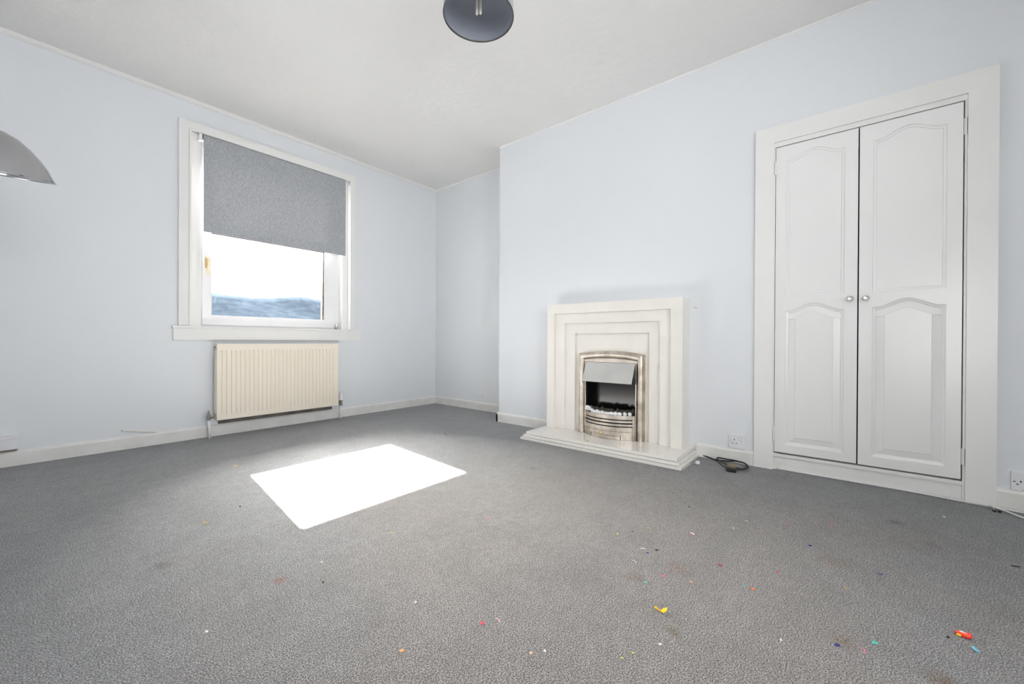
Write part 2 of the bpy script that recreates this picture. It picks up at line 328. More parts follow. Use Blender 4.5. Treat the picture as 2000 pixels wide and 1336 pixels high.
bm = bmesh.new(); tube(bm, [(1.965, 3.812, .842), (1.965, 3.812, .89)], .007, 10); box(bm, 1.955, 1.978, 3.803, 3.822, .84, .862)
Q('hinge', bm, 'nickel', sash)
bm = bmesh.new(); ring(bm, .905, 1.948, 1.65, 2.22, 3.82, 3.89, .06, .096, .05, .06)
top = P('top_sash', bm, 'upvc', win, bevel=.006)
Q('pane', bx(.96, 1.857, 3.84, 3.844, 1.695, 2.165), 'window_glass', top)

# ------------------------------------------------------------------ roller blind
bl = tag(empty('roller_blind', (1.45, 3.74, 2.26)), 'grey woven roller blind pulled halfway down the window', 'blind')
bm = bmesh.new(); N = 18; rows = []
for t in range(N+1):
    a = math.pi*.5*t/6 if t < 6 else None
    if t < 6: y, z = 3.742-.022*math.sin(a), 2.259+.022*math.cos(a)
    else: y, z = 3.72, 2.259-(2.259-1.548)*(t-6)/(N-6)
    rows.append((y, z))
prev = None
for y, z in rows:
    cur = [bm.verts.new((x, y, z)) for x in (.889, 2.008)]+[bm.verts.new((x, y+.0012, z)) for x in (2.008, .889)]
    if prev:
        for i in range(4): bm.faces.new((prev[i], prev[(i+1) % 4], cur[(i+1) % 4], cur[i]))
    else: bm.faces.new(cur)
    prev = cur
bm.faces.new(prev)
P('fabric', bm, 'blind_fabric', bl)
P('added_backing', bx(.8895, 2.0075, 3.7214, 3.7219, 1.5485, 2.25), 'backing', bl)  # unseen dark sheet added to cut sunlit glow off the blind's back
bm = bmesh.new(); tube(bm, [(.888, 3.742, 2.259), (2.01, 3.742, 2.259)], .019, 16); P('roller_tube', bm, 'grey_plastic', bl, smooth=False)
bm = bmesh.new(); box(bm, .893, 2.004, 3.7215, 3.7275, 1.550, 1.575); P('bottom_bar', bm, 'white_plastic', bl)
for x0, x1 in ((.862, .880), (2.012, 2.022)):
    bm = bmesh.new(); box(bm, x0, x1, 3.718, 3.765, 2.225, 2.275); P('bracket', bm, 'white_plastic', bl, bevel=.003)
bm = bmesh.new(); tube(bm, [(.880, 3.738, 2.258), (.8885, 3.738, 2.258)], .017, 12); P('end_plug', bm, 'gasket_dark', bl)
bm = bmesh.new()
for k in range(60):
    for yy in (3.728, 3.748):
        lathe(bm, [(0, -.0022), (.0016, -.001), (.0016, .001), (0, .0022)], (.871, yy, 2.22-k*.0165), seg=5)
tube(bm, [(.871, 3.728, 2.225), (.871, 3.728, 1.24), (.871, 3.738, 1.232), (.871, 3.748, 1.24), (.871, 3.748, 2.225)], .0006, 4)
o = P('bead_chain', bm, 'white_plastic', bl); o['kind'] = 'stuff'

# ------------------------------------------------------------------ radiator
rad = tag(empty('radiator', (1.42, 3.66, 0)), 'cream enamelled panel radiator under the window', 'radiator')
RX0, RX1, RZ0, RZ1, RY = .953, 1.895, .132, .704, 3.635
bm = bmesh.new(); NF = 29; m0, m1 = RX0+.028, RX1-.022; pitch = (m1-m0)/NF
xs = [RX0, RX0+.004, m0-.004]
prof = []
for i in range(NF):
    for a, d in ((.08, 1), (.22, 0), (.72, 0), (.86, 1)): prof.append((m0+(i+a)*pitch, d))
X = [(RX0, 0), (RX0+.012, 0)]+prof+[(RX1-.012, 0), (RX1, 0)]
Z = [(RZ0, 0), (RZ0+.028, 0), (RZ0+.048, 1), (RZ1-.058, 1), (RZ1-.046, 0), (RZ1, 0)]
g = [[bm.verts.new((x, RY+.0075*dx*dz, z)) for x, dx in X] for z, dz in Z]
for A, B in zip(g, g[1:]):
    for i in range(len(X)-1): bm.faces.new((A[i], A[i+1], B[i+1], B[i]))
P('front_panel', bm, 'cream_enamel', rad)
bm = bmesh.new()   # rim, folded edges of the panel
ring(bm, RX0-.001, RX1+.001, RZ0-.001, RZ1+.001, RY-.003, RY+.012, .008, .008, .010, .008)
P('panel_rim', bm, 'cream_enamel', rad, bevel=.003)
P('back_panel', bx(RX0+.01, RX1-.01, 3.695, 3.702, RZ0+.01, RZ1-.01), 'cream_enamel', rad)
for x0 in (RX0-.003, RX1-.003):
    bm = bmesh.new(); box(bm, x0, x0+.006, RY+.012, 3.70, RZ0+.045, RZ1-.05); P('side_cover', bm, 'cream_enamel', rad, bevel=.002)
for x in (RX0+.004, RX1-.004):
    for z in (RZ0+.022, RZ1-.025):
        bm = bmesh.new(); sx = -1 if x < 1.4 else 1; tube(bm, [(x-sx*.03, 3.665, z), (x+sx*.008, 3.665, z)], .013, 12); P('end_boss', bm, 'cream_enamel', rad, bevel=.002)
bm = bmesh.new(); tube(bm, [(RX0-.004, 3.665, RZ1-.025), (RX0-.008, 3.665, RZ1-.025)], .006, 8); P('air_vent', bm, 'gasket_dark', rad)
bm = bmesh.new()
for k in range(30): box(bm, RX0+.02+k*.0315, RX0+.034+k*.0315, RY+.014, 3.694, RZ1-.012, RZ1-.009)
box(bm, RX0+.004, RX1-.004, RY+.012, RY+.016, RZ1-.014, RZ1-.004); box(bm, RX0+.004, RX1-.004, 3.69, 3.694, RZ1-.014, RZ1-.004)
P('top_grille', bm, 'cream_enamel', rad)
bm = bmesh.new()
for k in range(28): box(bm, RX0+.03+k*.0325, RX0+.048+k*.0325, RY+.016, 3.694, RZ0+.03, RZ1-.03)
o = P('convector_fins', bm, 'cream_enamel', rad)
for x in (1.12, 1.73):
    P('wall_bracket', bx(x, x+.03, 3.702, YW, .16, .68), 'cream_enamel', rad)
# left lockshield
bm = bmesh.new(); tube(bm, [(.914, 3.655, -.005), (.908, 3.66, .14)], .0085, 12); P('pipe', bm, 'gloss_white', rad, smooth=True)
bm = bmesh.new(); tube(bm, [(.907, 3.66, .135), (.907, 3.66, .15), (.907, 3.66, .151), (.907, 3.66, .176), (.907, 3.66, .177), (.907, 3.66, .188)], [.011, .011, .012, .012, .009, .009], 12)
tube(bm, [(.907, 3.66, .188), (.907, 3.66, .194), (.907, 3.66, .208)], [.010, .006, .0045], 8)
tube(bm, [(.915, 3.66, .156), (.93, 3.662, .156), (.931, 3.662, .156), (.958, 3.665, .156)], [.0095, .0095, .007, .007], 12)
P('lockshield_valve', bm, 'valve_metal', rad)
bm = bmesh.new(); tube(bm, [(1.931, 3.66, -.005), (1.935, 3.66, .125)], .0085, 12); P('pipe', bm, 'gloss_white', rad, smooth=True)
bm = bmesh.new(); tube(bm, [(1.935, 3.66, .122), (1.935, 3.66, .140), (1.935, 3.66, .141), (1.935, 3.66, .158), (1.935, 3.66, .159), (1.935, 3.66, .172)], [.014, .014, .010, .010, .0155, .0155], 12)
tube(bm, [(1.93, 3.66, .152), (1.89, 3.665, .152)], .009, 10)
P('thermostatic_valve', bm, 'valve_metal', rad)
bm = bmesh.new(); lathe(bm, [(.014, 0), (.017, .006), (.017, .05), (.014, .066), (.008, .07)], (1.935, 3.66, .172), seg=18); P('valve_head', bm, 'white_plastic', rad, smooth=True)

# ------------------------------------------------------------------ built-in cupboard
cup = tag(empty('built_in_cupboard', (XF, -.05, 0)), 'tall white built-in cupboard with two arched-panel doors right of the fireplace', 'cupboard')
FX = XF-.022
bm = bmesh.new(); box(bm, FX, XF, DY1, .414, 0, 1.985); box(bm, FX, XF, -.530, DY0, 0, 1.985); box(bm, FX, XF, DY0, DY1, 1.892, 1.985)
P('architrave', bm, 'gloss_white', cup, bevel=.003)
bm = bmesh.new()
box(bm, FX+.012, XA-.02, DY1-.006, DY1+.001, .0, 1.89); box(bm, FX+.012, XA-.02, DY0-.001, DY0+.008, .0, 1.89); box(bm, FX+.010, XA-.02, DY0, DY1, 1.866, 1.893)
P('door_frame', bm, 'gloss_white', cup, bevel=.0015)
bm = bmesh.new(); box(bm, XF-.012, XF+.03, DY0+.008, DY1-.006, .078, .094); P('door_sill', bm, 'gloss_white', cup, bevel=.003)
bm = bmesh.new(); box(bm, XF-.002, XF+.02, DY0+.008, DY1-.006, 0, .078); P('kickboard', bm, 'gloss_white', cup, bevel=.001)
bm = bmesh.new(); box(bm, XF+.30, XF+.31, DY0-.05, DY1+.05, .08, 1.9); box(bm, XF+.05, XF+.3, DY0, DY1, .07, .08); P('cupboard_interior', bm, 'cupboard_dark', cup)

def arch_z(u, zs, rise):
    """cathedral curve: flat shoulders, S sides and a round crown; u in 0..1"""
    t = abs(u-.5)*2
    if t > .86: return zs
    return zs+rise*(.5+.5*math.cos(math.pi*min(1, t/.86)))**.85
def panel_outline(y0, y1, z0, z1, rise, n=22):
    pts = [(y0, z0), (y1, z0)]
    for i in range(n+1):
        u = i/n; pts.append((y1+(y0-y1)*u, arch_z(1-u, z1, rise)))
    return pts
def inset(pts, d):
    n = len(pts); out = []
    for i in range(n):
        a, b, c = Vector(pts[i-1]), Vector(pts[i]), Vector(pts[(i+1) % n])
        e1 = (b-a).normalized(); e2 = (c-b).normalized(); n1 = Vector((-e1.y, e1.x)); n2 = Vector((-e2.y, e2.x)); k = n1+n2; k = k/max(.35, k.dot(n1)) if k.length > 1e-6 else n1
        out.append(tuple(b+k*d))
    return out
def make_door(y0, y1, z0, z1, panels, xf, knob_y, hinge_y):
    """a leaf whose front face is at x=xf with recessed arched panels modelled into it"""
    bm = bmesh.new(); TH = .035
    # front: build rails and stiles as ngons around the panel outlines with a grid of strips
    def V(p, d=0): return bm.verts.new((xf+d, p[0], p[1]))
    zc = [z0]+[v for pa in panels for v in (pa['z0'], pa['z1']+pa['rise'])]+[z1]
    py0, py1 = panels[0]['y0'], panels[0]['y1']
    def quad(a, b, c, d): bm.faces.new((V((a, c)), V((b, c)), V((b, d)), V((a, d))))
    quad(y0, py0, z0, z1); quad(py1, y1, z0, z1)
    lo = z0
    for pa in panels:
        quad(py0, py1, lo, pa['z0'])
        o = panel_outline(py0, py1, pa['z0'], pa['z1'], pa['rise']); top = o[2:]
        hi = pa['z1']+pa['rise']+.004
        for a, b in zip(top, top[1:]): bm.faces.new((V(b), V(a), V((a[0], hi)), V((b[0], hi))))
        lo = hi
        loops = [o]; ds = [0]
        for d, dx in pa['steps']: loops.append(inset(o, d)); ds.append(dx)
        vs = [[V(p, dx) for p in lp] for lp, dx in zip(loops, ds)]
        for A, B in zip(vs, vs[1:]):
            for i in range(len(A)): bm.faces.new((A[i], A[(i+1) % len(A)], B[(i+1) % len(A)], B[i]))
        bm.faces.new(vs[-1])
    quad(py0, py1, lo, z1)
    bmesh.ops.remove_doubles(bm, verts=bm.verts, dist=1e-5)
    bmesh.ops.recalc_face_normals(bm, faces=bm.faces)
    f = next(iter(bm.faces))
    if f.normal.x > 0: bmesh.ops.reverse_faces(bm, faces=bm.faces)
    # edges and back
    a = [(y0, z0), (y1, z0), (y1, z1), (y0, z1)]; F = [V(p) for p in a]; B = [V(p, TH) for p in a]
    for i in range(4): bm.faces.new((F[i], F[(i+1) % 4], B[(i+1) % 4], B[i]))
    bm.faces.new(B)
    me = bpy.data.meshes.new('door'); bm.to_mesh(me); bm.free(); me.materials.append(MATS['door_white'])
    d = bpy.data.objects.new('door', me); COL.objects.link(d); d.parent = cup; d.matrix_parent_inverse = Matrix.Translation(-cup.location)
    bm = bmesh.new(); lathe(bm, [(.0065, 0), (.006, .012), (.0125, .016), (.0145, .021), (.0138, .025), (.010, .0265), (.009, .0255), (.0, .0275)], (xf, knob_y, .969), (-1, 0, 0), 24)
    Q('knob', bm, 'nickel', d, smooth=True)
    for zz in (.172, 1.708):
        bm = bmesh.new(); box(bm, xf-.002, xf+.003, hinge_y-.010, hinge_y+.006, zz, zz+.075); tube(bm, [(xf-.004, hinge_y, zz), (xf-.004, hinge_y, zz+.075)], .004, 8)
        Q('hinge', bm, 'gloss_white', d)
    return d
st_up = [(.004, .004), (.012, .0045), (.015, .008)]
st_lo = [(.004, .004), (.012, .006), (.016, .010), (.046, .004), (.048, .0015)]
DX = XF-.008
make_door(-.0515, .3125, .1035, 1.862, [dict(y0=.002, y1=.263, z0=.150, z1=.918, rise=.040, steps=st_lo), dict(y0=.002, y1=.263, z0=.996, z1=1.777, rise=.040, steps=st_up)], DX, -.023, .3165)
make_door(-.4235, -.0570, .1025, 1.862, [dict(y0=-.373, y1=-.110, z0=.152, z1=.922, rise=.040, steps=st_lo), dict(y0=-.373, y1=-.110, z0=1.000, z1=1.777, rise=.040, steps=st_up)], DX, -.086, -.431)

# ------------------------------------------------------------------ fireplace surround
fs = tag(empty('fireplace_surround', (XF, 1.3, 0)), 'cream stone stepped fireplace surround on a triple-tiered hearth', 'fireplace')
for x0, y0, y1, z0, z1 in ((2.402, .717, 1.883, 0.0015, .0175), (2.417, .733, 1.867, .0202, .0370), (2.434, .750, 1.850, .0397, .058)):
    o = P('hearth_tier', bx(x0, XF-.001, y0, y1, z0, z1), 'hearth_stone', fs, bevel=.0035)
P('hearth_core', bx(2.445, XF-.001, .76, 1.84, 0, .056), 'hearth_stone', fs)
def ushape(bm, x0, x1, yo0, yo1, zo, yi0, yi1, zi, zb=.0585):
    pts = ((yo0, zb), (yi0, zb), (yi0, zi), (yi1, zi), (yi1, zb), (yo1, zb), (yo1, zo), (yo0, zo))
    prism(bm, pts, lambda p: (x0, p[0], p[1]), lambda p: (x1, p[0], p[1]))
bm = bmesh.new(); ushape(bm, 2.655, XF-.001, .788, 1.815, 1.021, .862, 1.750, .949); P('outer_surround', bm, 'stone', fs, bevel=.003)
bm = bmesh.new(); ushape(bm, 2.677, XF-.001, .862, 1.750, .949, .938, 1.668, .874); P('middle_surround', bm, 'stone', fs, bevel=.003)
bm = bmesh.new(); ushape(bm, 2.699, XF-.001, .938, 1.668, .874, 1.016, 1.590, .797); P('inner_surround', bm, 'stone', fs, bevel=.003)
bm = bmesh.new(); ushape(bm, 2.722, XF-.001, 1.016, 1.590, .797, 1.085, 1.500, .60); P('back_panel', bm, 'stone', fs)

# ------------------------------------------------------------------ electric fire
ef = tag(empty('electric_fire', (2.70, 1.30, .0585)), 'inset electric fire with champagne steel frame, grey hood and white pebbles', 'electric fire')
Y0, Y1, I0, I1, ZB = 1.050, 1.545, 1.092, 1.497, .0592
def arc_z(y, ze, zm, a, b):
    u = (y-(a+b)/2)/((b-a)/2); return zm-(zm-ze)*u*u
# frame: rounded profile swept up, over the arch and down
def frame_sweep():
    bm = bmesh.new(); n = 16
    outer = [(Y1, ZB)]+[(Y1+(Y0-Y1)*i/n, arc_z(Y1+(Y0-Y1)*i/n, .647, .670, Y0, Y1)) for i in range(n+1)]+[(Y0, ZB)]
    inner = [(I1, ZB)]+[(I1+(I0-I1)*i/n, arc_z(I1+(I0-I1)*i/n, .604, .620, I0, I1)) for i in range(n+1)]+[(I0, ZB)]
    prof = [(0, 2.722), (0, 2.688), (.12, 2.674), (.35, 2.668), (.65, 2.668), (.9, 2.676), (1, 2.688), (1, 2.715)]
    rows = [[bm.verts.new((x, o[0]+(i[0]-o[0])*t, o[1]+(i[1]-o[1])*t)) for t, x in prof] for o, i in zip(outer, inner)]
    for A, B in zip(rows, rows[1:]):
        for k in range(len(prof)-1): bm.faces.new((A[k], A[k+1], B[k+1], B[k]))
    bm.faces.new(rows[0]); bm.faces.new(rows[-1]); return bm
fo = P('frame', frame_sweep(), 'brushed_steel', ef, smooth=True)
fo.data.set_sharp_from_angle(angle=math.radians(35))
# embossed lettering on the arch (worn, barely legible)
bm = bmesh.new()
for k in range(5):
    y = 1.325-k*.0125; h = .009
    for dy in (0, .006): box(bm, 2.6665, 2.6685, y-dy-.0012, y-dy, .634, .634+h)
    box(bm, 2.6665, 2.6685, y-.007, y, .634+h*(.9, .4, .9, .45, .4)[k], .634+h*(.9, .4, .9, .45, .4)[k]+.001)
P('embossed_lettering', bm, 'brushed_steel', ef)
bm = bmesh.new()   # inner lining: plate over the hood and two thin bright uprights
n = 14
pts = [(I1, .588)]+[(I0, .588)]+[(I0+(I1-I0)*i/n, arc_z(I0+(I1-I0)*i/n, .602, .617, I0, I1)) for i in range(n+1)]
prism(bm, pts, lambda p: (2.684, p[0], p[1]), lambda p: (2.694, p[0], p[1]))
P('top_plate', bm, 'brushed_steel', ef)
for a in ((I0+.004, I0+.011), (I1-.011, I1-.004)):
    P('side_strip', bx(2.680, 2.70, a[0], a[1], ZB, .588), 'brushed_steel', ef, bevel=.001)
bm = bmesh.new()   # firebox, open at the front
fy0, fy1 = 1.104, 1.486
box(bm, 2.790, 2.796, fy0-.012, fy1+.012, .06, .60)
P('firebox_back', bm, 'firebox_black', ef)
bm = bmesh.new(); box(bm, 2.688, 2.79, fy0-.008, fy0-.003, .06, .59); box(bm, 2.688, 2.79, fy1+.003, fy1+.008, .06, .59); box(bm, 2.688, 2.79, fy0, fy1, .590, .597); box(bm, 2.69, 2.79, fy0, fy1, .0592, .064)
P('firebox_lining', bm, 'firebox_black', ef)
bm = bmesh.new()   # hood: sloping plate with triangular cheeks
hy0, hy1 = 1.106, 1.482
prism(bm, ((2.684, .586), (2.681, .586), (2.622, .462), (2.619, .455), (2.621, .448), (2.624, .450), (2.626, .458)), lambda p: (p[0], hy0, p[1]), lambda p: (p[0], hy1, p[1]))
P('hood', bm, 'hood_grey', ef)
for y in (hy0, hy1-.002):
    bm = bmesh.new(); prism(bm, ((2.684, .584), (2.623, .452), (2.70, .435)), lambda p: (p[0], y, p[1]), lambda p: (p[0], y+.002, p[1])); P('hood_cheek', bm, 'firebox_black', ef)
# curved fret
ya, yb = 1.118, 1.484
def fx(y):
    u = (y-(ya+yb)/2)/((yb-ya)/2); return 2.674-.068*(1-abs(u)**2.2)
def strip(bm, z0, z1, a=ya, b=yb, t=.006, out=0, n=26):
    rows = []
    for i in range(n+1):
        y = a+(b-a)*i/n; x = fx(y)-out
        rows.append([bm.verts.new(c) for c in ((x, y, z0), (x, y, z1), (x+t, y, z1), (x+t, y, z0))])
    for A, B in zip(rows, rows[1:]):
        for k in range(4): bm.faces.new((A[k], A[(k+1) % 4], B[(k+1) % 4], B[k]))
    bm.faces.new(rows[0]); bm.faces.new(rows[-1])
bm = bmesh.new(); strip(bm, .199, .226, t=.012); P('fret_rim', bm, 'brushed_steel', ef, bevel=.0015)
for z in (.177, .153):
    bm = bmesh.new(); strip(bm, z, z+.0145); P('fret_bar', bm, 'brushed_steel', ef)
bm = bmesh.new(); strip(bm, .1155, .1455); P('fret_plate', bm, 'brushed_steel', ef)
bm = bmesh.new()
strip(bm, .0592, .1135, ya, 1.185); strip(bm, .086, .1135, 1.185, 1.415); strip(bm, .0592, .1135, 1.415, yb)
P('ash_door', bm, 'brushed_steel', ef)
bm = bmesh.new(); strip(bm, .0592, .0835, 1.19, 1.41, out=-.001); P('air_slide', bm, 'brushed_steel', ef)
P('fret_post', bx(2.668, 2.69, 1.1035, 1.1165, .0592, .226), 'brushed_steel', ef, bevel=.001)
bm = bmesh.new(); strip(bm, .0592, .198, t=.002, out=-.016); P('slot_backing', bm, 'dark_hole', ef)
bm = bmesh.new(); lump(bm, (fx(1.325)-.004, 1.325, .0985), (.004, .017, .0055), 3, 2, .03)
P('brass_badge', bm, 'brass', ef, smooth=True)
# tray, pebbles and coals
bm = bmesh.new(); n = 26
pts = [(fx(ya+(yb-ya)*i/n)+.012, ya+(yb-ya)*i/n) for i in range(n+1)]+[(2.788, yb), (2.788, ya)]
prism(bm, pts, lambda p: (p[0], p[1], .205), lambda p: (p[0], p[1], .214)); P('pebble_tray', bm, 'firebox_black', ef)
ys = [1.468, 1.449, 1.428, 1.408, 1.388, 1.366, 1.343, 1.321, 1.298, 1.276, 1.251, 1.226, 1.200, 1.168, 1.142]
for i, y in enumerate(ys):
    rr = random.Random(i); s = (.014+rr.random()*.005, .0135+rr.random()*.006, .0105+rr.random()*.006)
    if i < 2: s = (.021, .019, .018)
    bm = bmesh.new(); lump(bm, (fx(y)+.016+rr.random()*.004, y, .227+s[2]*.55+(.010 if i < 3 else 0)), s, i+20, 2, .12); P('pebble', bm, 'pebble_white', ef, smooth=True)
for i, y in enumerate([1.455, 1.43, 1.405, 1.385, 1.36, 1.34, 1.315, 1.292, 1.27, 1.245, 1.222, 1.20, 1.178, 1.155, 1.132]):
    bm = bmesh.new(); rr = random.Random(i+90); lump(bm, (fx(y)+.050+rr.random()*.01, y, .235+rr.random()*.008), (.020, .019, .022+rr.random()*.008), i+60, 2, .28); P('coal', bm, 'coal', ef, smooth=True)

# ------------------------------------------------------------------ sockets
def socket(name, face, y0, y1, z0, z1, label, holes, rocker, screws, dot=None):
    e = tag(empty(name, (face, (y0+y1)/2, (z0+z1)/2)), label, 'socket')
    P('faceplate', bx(face-.011, face, y0, y1, z0, z1), 'white_plastic', e, bevel=.0025)
    for (y, z, w_, h_) in holes: P('pin_hole', bx(face-.0114, face-.0105, y-w_/2, y+w_/2, z-h_/2, z+h_/2), 'dark_hole', e)
    for (y, z) in screws:
        bm = bmesh.new(); lathe(bm, [(.003, 0), (.0026, .001), (0, .0012)], (face-.0108, y, z), (-1, 0, 0), 10); P('screw', bm, 'nickel', e)
    if rocker:
        y, z = rocker; P('rocker_switch', bx(face-.0145, face-.0105, y-.008, y+.008, z-.012, z+.012), 'white_plastic', e, bevel=.0015)
        P('switch_surround', bx(face-.0112, face-.0106, y-.0095, y+.0095, z-.0135, z+.0135), 'grey_plastic', e)
    return e
socket('wall_socket', XF, .461, .547, .087, .172, 'white switched wall socket between the fireplace and the cupboard', [(.518, .140, .004, .008), (.528, .118, .0065, .004), (.506, .118, .0065, .004)], (.487, .150), [(.536, .133), (.478, .131)])
socket('wall_socket.001', XF, -.720, -.575, .093, .172, 'white double wall socket right of the cupboard, cut by the photo edge',
       [(-.5835, .130, .0075, .004), (-.5925, .119, .0075, .004), (-.602, .132, .004, .008), (-.70, .130, .0075, .004), (-.69, .119, .0075, .004)], (-.647, .14), [(-.61, .098)])
socket('wall_socket.002', XA, 2.957, 3.043, .099, .176, 'small white wall socket low on the alcove wall', [(3.012, .148, .004, .008), (3.022, .124, .0065, .004), (3.000, .124, .0065, .004)], (2.975, .152), [(3.032, .14), (2.970, .133)])
# surface box at the far left
sb = tag(empty('cable_box', (-.2, YW, .09)), 'white plastic surface box above the skirting at the left edge', 'cable box')
P('box_body', bx(-.42, .004, 3.70, YW, .100, .158), 'white_plastic', sb, bevel=.002); P('lid', bx(-.423, .007, 3.698, YW, .159, .178), 'white_plastic', sb, bevel=.002)
P('wooden_backing', bx(-.42, .005, 3.704, YW, .092, .0995), 'gasket_brown', sb)
# short rod lying on skirting
bm = bmesh.new(); tube(bm, [(.446, 3.722, .128), (.53, 3.724, .108), (.62, 3.725, .091)], .0055, 10)
rod = tag(empty('wall_rod', (.53, 3.724, .1)), 'short white rod slanting down onto the skirting left of the radiator', 'rod')
P('rod_body', bm, 'skirting_white', rod, smooth=False); bm = bmesh.new(); tube(bm, [(.4445, 3.7218, .1283), (.4458, 3.722, .128)], .0042, 10); P('dark_end', bm, 'dark_hole', rod)
# picture hook bits on the wall by the mantel
bm = bmesh.new(); box(bm, XF-.012, XF, .735, .752, .962, .976); tag(rebase(obj('wall_clip', bm, 'white_plastic', bevel=.002), (XF, .744, .969)) or bpy.data.objects['wall_clip'], 'tiny white cable clip on the wall at the right end of the mantel', 'clip')

# ------------------------------------------------------------------ ceiling pendant lamp
pl = tag(empty('pendant_lamp', (1.255, 1.221, H)), 'grey drum pendant lamp hanging from the ceiling', 'pendant lamp')
LX, LY, LZ, LR = 1.255, 1.221, 2.129, .1485
bm = bmesh.new(); lathe(bm, [(LR, .004), (LR, .20)], (LX, LY, LZ), seg=64, close=False)
bmesh.ops.delete(bm, geom=[f for f in bm.faces if len(f.verts) > 4], context='FACES'); P('shade', bm, 'shade_outside', pl, smooth=True)
bm = bmesh.new(); lathe(bm, [(LR-.002, .004), (LR-.002, .20)], (LX, LY, LZ), seg=64)
bmesh.ops.delete(bm, geom=[f for f in bm.faces if len(f.verts) > 4], context='FACES'); P('shade_lining', bm, 'shade_inside', pl, smooth=True)
for z in (0, .198):
    bm = bmesh.new(); tube(bm, [(LX+LR*math.cos(t*math.pi/32), LY+LR*math.sin(t*math.pi/32), LZ+z) for t in range(65)], .0028, 8, cap=False); P('rim_wire', bm, 'gasket_dark', pl, smooth=True)
bm = bmesh.new()
for k in range(3):
    a = k*2.094+.5; tube(bm, [(LX+.02*math.cos(a), LY+.02*math.sin(a), LZ+.16), (LX+LR*math.cos(a), LY+LR*math.sin(a), LZ+.198)], .0018, 6)
P('spider_fitting', bm, 'white_plastic', pl)
bm = bmesh.new(); lathe(bm, [(.019, 0), (.019, .06), (.012, .075), (.004, .08)], (LX, LY, LZ+.12), seg=20); P('bulb_holder', bm, 'white_plastic', pl, smooth=True)
bm = bmesh.new()
for k, dz in ((-1, .0), (1, .003)):
    c = (LX+k*.0075*r_.x, LY+k*.0075*r_.y)
    lathe(bm, [(0, 0), (.004, .001), (.0062, .005), (.0062, .115)], (c[0], c[1], LZ+.006+dz), seg=14)
P('bulb', bm, 'clear_tube', pl, smooth=True)
bm = bmesh.new(); tube(bm, [(LX, LY, LZ+.19), (LX, LY, H-.02)], .003, 8); P('flex', bm, 'white_plastic', pl)
bm = bmesh.new(); lathe(bm, [(.03, -.03), (.045, -.01), (.048, 0)], (LX, LY, H), seg=28); P('ceiling_rose', bm, 'white_plastic', pl, smooth=True)

# ------------------------------------------------------------------ chrome arc lamp, mostly outside the left edge
dc = Vector((-.052, 2.435, 1.352)); view = (dc-Vector((0, 0, CH))).normalized(); ax = (Vector((0, 0, 1))-view*view.z).normalized(); ax = (ax-view*.05+r_*-.06).normalized()
al = tag(empty('arc_lamp', (-1.15, 2.75, 0)), 'chrome dome lamp shade poking in at the left edge', 'floor lamp')
R0 = .149
prof = [(R0+.004, -.004), (R0+.005, 0), (R0*.985, .012), (R0*.90, .042), (R0*.78, .072), (R0*.62, .104), (R0*.42, .134), (R0*.2, .152), (0, .158)]
inn = [(r*.975, h-.003 if h > .02 else h) for r, h in prof[1:]]
bm = bmesh.new(); lathe(bm, prof+inn[::-1], dc, ax, 56); P('lamp_shade', bm, 'chrome', al, smooth=True)
bm = bmesh.new(); q = Vector((0, 0, 1)).rotation_difference(ax)
tube(bm, [dc+q @ Vector(((R0+.004)*math.cos(t*math.pi/28), (R0+.004)*math.sin(t*math.pi/28), -.003)) for t in range(57)], .003, 8, cap=False); P('shade_rim', bm, 'chrome', al, smooth=True)
topp = dc+ax*.158; bm = bmesh.new(); tube(bm, smooth_path([topp, topp+Vector((-.05, .02, .12)), (-.35, 2.50, 1.80), (-.75, 2.62, 1.78), (-1.08, 2.73, 1.35), (-1.15, 2.75, .7), (-1.15, 2.75, .03)], 8), .011, 12); P('arc_pole', bm, 'chrome', al, smooth=True)
bm = bmesh.new(); lathe(bm, [(.0, .0), (.17, 0), (.17, .022), (.162, .03), (.02, .034), (0, .034)], (-1.15, 2.75, 0), seg=40); P('base', bm, 'chrome', al, smooth=False)
bm = bmesh.new(); lathe(bm, [(0, -.065), (.018, -.058), (.028, -.035), (.022, -.008), (.013, .015), (.013, .04)], dc+ax*.09, ax, 20); P('bulb', bm, 'pebble_white', al, smooth=True)

# ------------------------------------------------------------------ fire's black flex and plug, white cables
fp = tag(empty('plug_and_flex', (2.60, .49, 0)), 'coiled black flex with a dark plug on the carpet right of the hearth', 'power cable')
bm = bmesh.new()
pts = [(2.79, .715, .012), (2.775, .66, .008), (2.742, .61, .008), (2.748, .545, .012), (2.765, .50, .016), (2.755, .455, .014), (2.70, .435, .010), (2.645, .445, .010), (2.615, .475, .018), (2.66, .535, .014), (2.735, .60, .016), (2.758, .60, .020), (2.765, .56, .018), (2.758, .51, .020), (2.735, .455, .020), (2.675, .425, .018), (2.622, .44, .014), (2.60, .475, .012)]
tube(bm, smooth_path(pts, 8), .0042, 8); P('flex', bm, 'black_rubber', fp, smooth=True)
bm = bmesh.new(); tube(bm, smooth_path([(2.735, .61, .006), (2.69, .58, .006), (2.645, .55, .006), (2.62, .525, .008)], 6), .0022, 6); P('thin_wire', bm, 'black_rubber', fp)
R = Matrix.Translation((2.585, .497, .0165)) @ Matrix.Rotation(.35, 4, 'Z') @ Matrix.Rotation(.12, 4, 'X')
bm = bmesh.new(); box(bm, -.024, .024, -.026, .026, -.016, .010, mtx=R); P('plug_body', bm, 'black_rubber', fp, bevel=.006)
bm = bmesh.new(); box(bm, -.021, .021, -.023, .023, .009, .0125, mtx=R); P('plug_face', bm, 'plug_brown', fp, bevel=.001)
